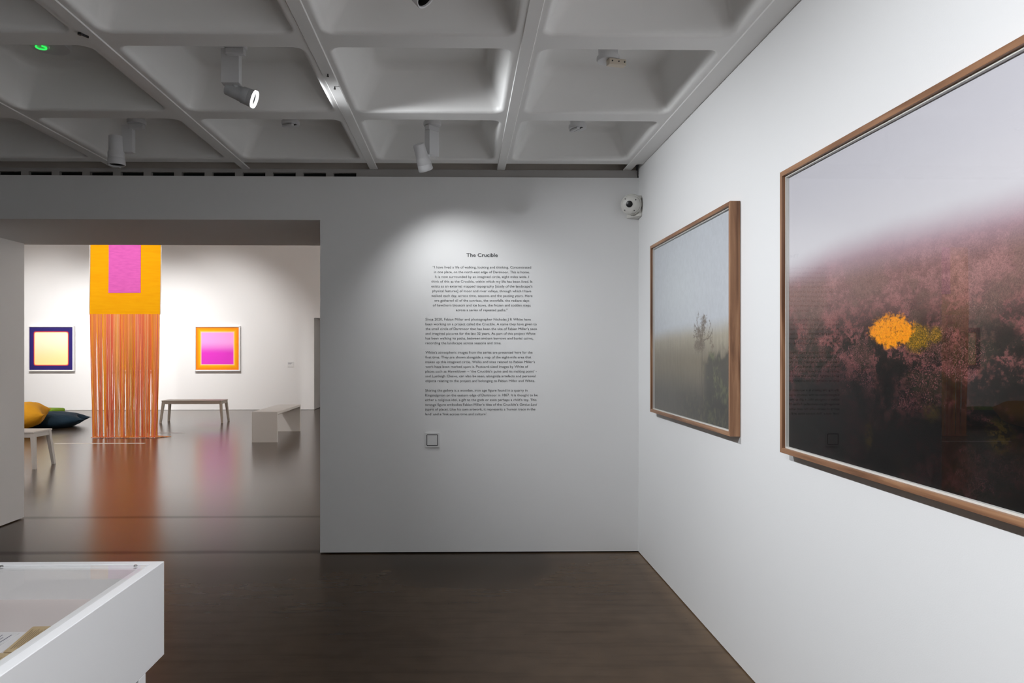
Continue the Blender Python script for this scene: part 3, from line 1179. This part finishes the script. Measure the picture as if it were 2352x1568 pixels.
R = [frame_ring(DX0 + T, DX1 - T, DY0 + T, DY1 - T, DZ0 + 0.02), frame_ring(DX0 + T, DX1 - T, DY0 + T, DY1 - T, DZ1),
     frame_ring(DX0, DX1, DY0, DY1, DZ1), frame_ring(DX0, DX1, DY0, DY1, DZ0)]
for p, q in zip(R, R[1:]):
    for k in range(4):
        bm.faces.new((p[k], p[(k + 1) % 4], q[(k + 1) % 4], q[k]))
bm.faces.new(R[0])
bm.faces.new(R[3])
obj('case_body', rel(bm), M['case'], dc, bevel=0.0015)
# ledge and lining
FZ = 0.842
bm = BM()
LD = 0.024
i0, i1, j0, j1 = DX0 + T, DX1 - T, DY0 + T, DY1 - T
LZ = DZ1 - 0.0065
for a in ((i0, i1, j1 - LD, j1), (i0, i1, j0, j0 + LD), (i1 - LD, i1, j0 + LD, j1 - LD), (i0, i0 + LD, j0 + LD, j1 - LD)):
    box(bm, *a, FZ, LZ)
obj('lid_ledge', rel(bm), M['white_gloss'], dc)
bm = BM()
box(bm, i0, i1, j0, j1, FZ - 0.02, FZ)
obj('case_lining', rel(bm), M['caselin'], dc)
bm = BM()
box(bm, i0 + 0.002, i1 - 0.002, j0 + 0.002, j1 - 0.002, LZ + 0.0005, DZ1 - 0.001)
lid = obj('lid', rel(bm), M['acrylic'], dc, bevel=0.0025)
lid['label'] = 'clear acrylic lid'
for sx_, sy_ in ((i1 - 0.03, j1 - 0.012), (i1 - 0.36, j1 - 0.012), (i1 - 0.014, j1 - 0.65)):
    bm = BM()
    lathe(bm, [(0, 0.0), (0.0045, 0.0), (0.0045, 0.002), (0.003, 0.0035), (0, 0.004)], Matrix.Translation((sx_, sy_, DZ1 - 0.001)), 16)
    obj('screw', rel(bm), M['steel'], dc, smooth=True)
for lx, ly in ((DX1 - 0.035, DY1 - 0.137), (DX1 - 0.035, DY0 + 0.10), (DX0 + 0.0, DY1 - 0.137), (DX0 + 0.0, DY0 + 0.10)):
    bm = BM()
    box(bm, lx, lx + 0.035, ly, ly + 0.035, 0, DZ0)
    obj('leg', rel(bm), M['case'], dc, bevel=0.001)


# documents lying in the case
def sheet(name, label, cat, corners, th, m, lines_=None, lm=None):
    z = FZ + 0.0005
    bm = BM()
    prism(bm, [(x, y, z) for x, y in corners], [(x, y, z + th) for x, y in corners])
    if lines_ is None:
        return tag(obj(name, bm, m), label, cat)
    loc = Vector((corners[0][0], corners[0][1], z))
    r = thing(name, label, cat, loc)
    for v in bm.verts:
        v.co -= loc
    obj('page', bm, m, r)
    bm = BM()
    P = [Vector((x, y)) for x, y in corners]
    for (s0, s1, t0, t1) in lines_:
        q = []
        for s, t in ((s0, t0), (s1, t0), (s1, t1), (s0, t1)):
            p = (P[0] * (1 - s) + P[1] * s) * (1 - t) + (P[3] * (1 - s) + P[2] * s) * t
            q.append(bm.verts.new((p.x - loc.x, p.y - loc.y, th + 0.0004)))
        bm.faces.new(q)
    obj('print_lines', bm, lm, r)
    return r


sheet('paper_sheet', 'white printed sheet under the clear lid, left of the tan booklet', 'paper',
      [(-1.26, 1.16), (-0.957, 1.16), (-0.957, 1.494), (-1.26, 1.494)], 0.0016, M['paper'],
      [(0.90 + 0.032 * k, 0.908 + 0.032 * k, 0.25 + 0.05 * k, 0.97 - 0.04 * (k % 2)) for k in range(3)]
      + [(0.60 + 0.032 * k, 0.608 + 0.032 * k, 0.2, 0.95) for k in range(8)], M['greytype'])
bm = BM()
prism(bm, [(-1.28, 1.13, FZ + 0.0002), (-0.935, 1.13, FZ + 0.0002), (-0.935, 1.504, FZ + 0.0002), (-1.28, 1.504, FZ + 0.0002)],
      [(-1.28, 1.13, FZ + 0.0004), (-0.935, 1.13, FZ + 0.0004), (-0.935, 1.504, FZ + 0.0004), (-1.28, 1.504, FZ + 0.0004)])
tag(obj('paper_sheet', bm, M['paper']), 'larger blank white sheet lying beneath the printed sheet in the case', 'paper')
LN = [(0.07 + 0.045 * k, 0.083 + 0.045 * k, 0.10 + 0.03 * (k % 3), 0.88 - 0.05 * ((k * 2) % 3)) for k in range(19)]
sheet('booklet', 'tan printed page of old text under the lid, further from the viewer', 'booklet',
      [(-0.925, 1.394), (-0.822, 1.394), (-0.846, 1.526), (-0.946, 1.523)], 0.004, M['tan'], LN, M['type_'])
sheet('booklet', 'tan printed page of old text under the lid, nearest the viewer', 'booklet',
      [(-0.955, 1.22), (-0.822, 1.22), (-0.822, 1.386), (-0.932, 1.389)], 0.004, M['tan'], LN, M['type_'])

# ------------------------------------------------------------------ far gallery furniture
def slat_bench():
    root = thing('bench', '', 'bench', (0, 0, 0))
    Lh, Wh, Hh = 0.62, 0.19, 0.465
    bm = BM()
    box(bm, -Lh, Lh, -Wh, Wh, Hh - 0.022, Hh)
    obj('seat', bm, M['benchwarm'], root, bevel=0.004)
    bm = BM()
    for y in (-Wh + 0.012, Wh - 0.030):
        box(bm, -Lh + 0.02, Lh - 0.02, y, y + 0.018, Hh - 0.075, Hh - 0.022)
    for x in (-Lh + 0.012, Lh - 0.030):
        box(bm, x, x + 0.018, -Wh + 0.03, Wh - 0.03, Hh - 0.075, Hh - 0.022)
    obj('apron', bm, M['benchwarm'], root)
    for sx in (-1, 1):
        for sy in (-1, 1):
            bm = BM()
            tx_, ty_ = sx * (Lh - 0.032), sy * (Wh - 0.035)
            bx, by = sx * (Lh + 0.012), sy * (Wh + 0.010)
            a, b = 0.026, 0.019
            prism(bm, [(bx - b, by - b, 0), (bx + b, by - b, 0), (bx + b, by + b, 0), (bx - b, by + b, 0)],
                  [(tx_ - a, ty_ - a, Hh - 0.022), (tx_ + a, ty_ - a, Hh - 0.022), (tx_ + a, ty_ + a, Hh - 0.022), (tx_ - a, ty_ + a, Hh - 0.022)])
            obj('leg', bm, M['benchwarm'], root, bevel=0.002)
    return root


b1 = slat_bench()
b1['label'] = 'splay-legged ivory bench under the magenta print'
b1['group'] = 'splay-legged benches'
b1.location = (-5.585, 14.40, 0)
b2 = dup(b1, (-5.96, 8.81, 0), 0.0, 'white splay-legged bench cut off by the left wall, nearest of the benches', 'splay-legged benches')
for c in b2.children:
    c.data = c.data.copy()
    c.data.materials[0] = M['bench']

bb = thing('bench', 'white block bench with two solid end panels, right of the hanging', 'bench', (-3.19, 11.9, 0))
bm = BM()
box(bm, -0.205, 0.205, -0.76, 0.76, 0.455, 0.495)
obj('seat', bm, M['bench'], bb, bevel=0.002)
for y in (-0.80, 0.76):
    bm = BM()
    box(bm, -0.205, 0.205, y, y + 0.04, 0, 0.495)
    obj('end_panel', bm, M['bench'], bb, bevel=0.002)
bm = BM()
box(bm, -0.02, 0.02, -0.76, 0.76, 0.385, 0.455)
obj('stretcher', bm, M['bench'], bb)


def cushion(name, label, cat, m, L, W, T, loc, rot, pinch=0.25, seed=1, group='floor cushions in the far gallery', sag=0.0):
    n = 28
    rnd = np.random.default_rng(seed)
    bm = BM()
    grid = {}
    for side in (1, -1):
        for i in range(n + 1):
            for j in range(n + 1):
                u, v = -1 + 2 * i / n, -1 + 2 * j / n
                edge = i in (0, n) or j in (0, n)
                if edge and side == -1:
                    grid[(side, i, j)] = grid[(1, i, j)]
                    continue
                h = max(0.0, (1 - abs(u) ** 2.4)) ** 0.55 * max(0.0, (1 - abs(v) ** 2.4)) ** 0.55
                x = u * L / 2 * (1 - pinch * (1 - u * u * 0 - abs(v) ** 2) * abs(u) ** 6 * 0.35)
                y = v * W / 2 * (1 - pinch * abs(u) ** 3 * (1 - 0.25 * abs(v)))
                wr = 0.03 * T * math.sin(9 * u + 5 * v + seed) * math.sin(7 * v - 4 * u) * h
                z = side * T / 2 * h + wr + sag * abs(u) ** 3 * (1 if u > 0 else 0.2)
                if side == -1:
                    z = max(z, -T * 0.36)
                grid[(side, i, j)] = bm.verts.new((x, y, z))
    for side in (1, -1):
        for i in range(n):
            for j in range(n):
                q = [grid[(side, i, j)], grid[(side, i + 1, j)], grid[(side, i + 1, j + 1)], grid[(side, i, j + 1)]]
                bm.faces.new(q if side == 1 else q[::-1])
    o = obj(name, bm, m, smooth=True, angle=80)
    o.location = loc
    o.rotation_euler = rot
    return tag(o, label, cat, group)


cushion('floor_cushion', 'large navy bean bag lying on the floor left of the fringe', 'bean bag', M['navy'], 1.72, 0.95, 0.35,
        (-8.22, 13.45, 0.128), (0, 0, math.radians(12)), 0.75, 2, sag=0.03)
cushion('floor_cushion', 'amber yellow bean bag leaning on the navy one', 'bean bag', M['amber'], 1.15, 0.95, 0.52,
        (-8.17, 12.55, 0.262), (math.radians(6), math.radians(-10), math.radians(20)), 0.45, 5)
bm = BM()
box(bm, -0.33, 0.33, -0.25, 0.25, 0.0, 0.30)
bmesh.ops.subdivide_edges(bm, edges=bm.edges, cuts=3, use_grid_fill=True)
for v in bm.verts:
    v.co.z += 0.012 * math.sin(5 * v.co.x + 2) * (v.co.z / 0.3) + 0.01 * (v.co.x / 0.33) * (v.co.z / 0.3)
lc = obj('floor_cushion', bm, M['lime'], smooth=True, angle=60, bevel=0.03)
lc.location = (-8.60, 14.15, 0)
tag(lc, 'boxy lime green cushion behind the navy bean bag', 'cushion', 'floor cushions in the far gallery')

# white tape lines on the floor around the hanging
for x0, x1, y, lab in ((-6.507, -5.079, 11.035, 'white tape line on the floor in front of the hanging'),
                       (-6.507, -5.008, 12.446, 'white tape line on the floor behind the hanging')):
    bm = BM()
    box(bm, x0, x1, y - 0.022, y + 0.022, 0, 0.002)
    tag(obj('floor_tape', bm, M['tape']), lab, 'tape', 'tape lines around the hanging')

# ------------------------------------------------------------------ woven hanging
HX, HY, HW, HB = -5.745, 11.76, 1.185, 2.10
hg = thing('textile_hanging', 'tall orange woven hanging with a magenta panel and long fringe', 'textile hanging', (HX, HY, 0))
HT = 4.85


def sway(x, z):
    return 0.012 * math.sin(6 * x + 1.1 * z) + 0.008 * math.sin(2.5 * z)


def cloth(x0, x1, z0, z1, nx, nz, y):
    bm = BM()
    rows = []
    for th in (0, 1):
        g = [[bm.verts.new((x0 + (x1 - x0) * i / nx, y + sway(x0 + (x1 - x0) * i / nx, z0 + (z1 - z0) * j / nz) + th * 0.004,
                            z0 + (z1 - z0) * j / nz)) for i in range(nx + 1)] for j in range(nz + 1)]
        for j in range(nz):
            for i in range(nx):
                q = (g[j][i], g[j][i + 1], g[j + 1][i + 1], g[j + 1][i])
                bm.faces.new(q if th == 0 else q[::-1])
        rows.append(g)
    f, k = rows
    for j in range(nz):
        for i in (0, nx):
            bm.faces.new((f[j][i], f[j + 1][i], k[j + 1][i], k[j][i]))
    for i in range(nx):
        for j in (0, nz):
            bm.faces.new((f[j][i], f[j][i + 1], k[j][i + 1], k[j][i]))
    return bm


wv = obj('woven_panel', cloth(-HW / 2, HW / 2, HB, HT, 30, 60, 0), M['orange'], hg, smooth=True, angle=60)
pk = obj('inset_panel', cloth(-0.287, 0.265, 2.475, HT - 0.3, 20, 40, -0.006), M['pink'], wv, smooth=True, angle=60)
pk['label'] = 'magenta inset panel'
rnd = random.Random(8)
for s in (-1, 1):
    bm = BM()
    for k in range(420):
        z = HB + (HT - HB) * k / 420
        x = s * HW / 2
        y = sway(x, z)
        e = 0.004
        box(bm, min(x, x + s * e), max(x, x + s * e), y - 0.001, y + 0.003, z, z + (HT - HB) / 420 + 0.0005)
        if rnd.random() < (0.95 if s < 0 else 0.75):
            ln_ = rnd.uniform(0.010, 0.022)
            box(bm, min(x, x + s * ln_), max(x, x + s * ln_), y - 0.001, y + 0.003, z, z + 0.0055)
    obj('selvedge', bm, M['fuzz'], hg)
# hem band where the warp begins and the long loose fringe
yarn_cols = [srgb(243, 130, 84), srgb(248, 160, 88), srgb(251, 180, 98), srgb(250, 176, 58), srgb(244, 148, 124), srgb(240, 128, 98), srgb(252, 192, 138)]
V, Fs, Cc = [], [], []
NSEG = 16
NS = 410
rnd = random.Random(21)
clumps = [(-0.53, .05), (-0.44, .06), (-0.33, .055), (-0.24, .05), (-0.15, .055), (-0.06, .05), (0.05, .05), (0.13, .045), (0.22, .05), (0.31, .05), (0.40, .05), (0.49, .05)]
for s in range(NS):
    x0 = -HW / 2 + 0.006 + (HW - 0.012) * (s + rnd.uniform(-.3, .3)) / (NS - 1)
    cxl, cw = min(clumps, key=lambda c: abs(c[0] - x0))
    k = rnd.uniform(0.1, 0.7)
    x1 = x0 + (cxl + rnd.gauss(0, cw * 0.35) - x0) * k
    x1 = max(-0.55, min(0.565, x1 * 0.965 + 0.004))
    col = yarn_cols[(int((x0 + 0.6) * 14) + rnd.choice((0, 0, 0, 1, 2, 3))) % 7] * rnd.uniform(0.85, 1.1)
    yo = rnd.uniform(-0.02, 0.02)
    ph = rnd.uniform(0, 6.28)
    amp = rnd.uniform(0.0, 0.009)
    r = rnd.uniform(0.0028, 0.0046)
    base = len(V)
    pts = []
    for j in range(NSEG + 1):
        t = j / NSEG
        z = HB + 0.01 - (HB + 0.005) * t
        e = t ** 1.6
        x = x0 * (1 - e) + x1 * e + amp * math.sin(ph + 7 * t) * t
        y = sway(x0, HB) * (1 - t) + yo * t
        pts.append((x, y, z))
    for q in range(3):          # the tail piled on the floor
        pts.append((pts[-1][0] + rnd.uniform(-.012, .012), pts[-1][1] - rnd.uniform(0.0, .02), 0.005 + rnd.uniform(0, .012)))
    for (x, y, z) in pts:
        for a in range(4):
            V.append((x + r * math.cos(PI / 2 * a), y + r * math.sin(PI / 2 * a), z))
            Cc.append(col)
    for j in range(len(pts) - 1):
        for a in range(4):
            p = base + 4 * j
            Fs.append((p + a, p + (a + 1) % 4, p + 4 + (a + 1) % 4, p + 4 + a))
# the heap along the floor and the stray tail to the right
for s in range(110):
    x = rnd.uniform(-0.53, 0.53)
    col = yarn_cols[rnd.randrange(7)]
    base = len(V)
    r = 0.003
    pts = []
    for j in range(6):
        pts.append((x, rnd.uniform(-0.03, 0.03), 0.004 + abs(rnd.gauss(0, 0.012))))
        x += rnd.uniform(-0.03, 0.04)
    for (x_, y, z) in pts:
        for a in range(4):
            V.append((x_, y + r * math.cos(PI / 2 * a), z + r * math.sin(PI / 2 * a)))
            Cc.append(col)
    for j in range(len(pts) - 1):
        for a in range(4):
            p = base + 4 * j
            Fs.append((p + a, p + (a + 1) % 4, p + 4 + (a + 1) % 4, p + 4 + a))
for s in range(26):
    base = len(V)
    col = yarn_cols[rnd.randrange(7)]
    y0 = rnd.uniform(-0.05, 0.05)
    for j in range(5):
        t = j / 4
        x = 0.52 + 0.20 * t * rnd.uniform(0.7, 1)
        y = y0 * (1 - t) + 0.14 * t
        z = 0.005 + (1 - t) * rnd.uniform(0, 0.03)
        for a in range(4):
            V.append((x, y + 0.004 * math.cos(PI / 2 * a), z + 0.004 * math.sin(PI / 2 * a)))
            Cc.append(col)
    for j in range(4):
        for a in range(4):
            p = base + 4 * j
            Fs.append((p + a, p + (a + 1) % 4, p + 4 + (a + 1) % 4, p + 4 + a))
me = bpy.data.meshes.new('fringe')
me.from_pydata(V, [], Fs)
ca = me.color_attributes.new('ink', 'FLOAT_COLOR', 'POINT')
rgba = np.ones((len(V), 4), np.float32)
rgba[:, :3] = np.array(Cc)
ca.data.foreach_set('color', rgba.ravel())
me.materials.append(M['yarn'])
fo = bpy.data.objects.new('fringe', me)
COL.objects.link(fo)
fo.parent = hg
fo['kind'] = 'stuff'
fo['label'] = 'long loose orange and coral yarn fringe'
bm = BM()
lathe(bm, [(0, -0.66), (0.014, -0.66), (0.014, 0.66), (0, 0.66)], axis_mtx((0, 0.002, HT), (1, 0, 0)), 16)
obj('hanging_rod', bm, M['white_gloss'], hg, smooth=True)
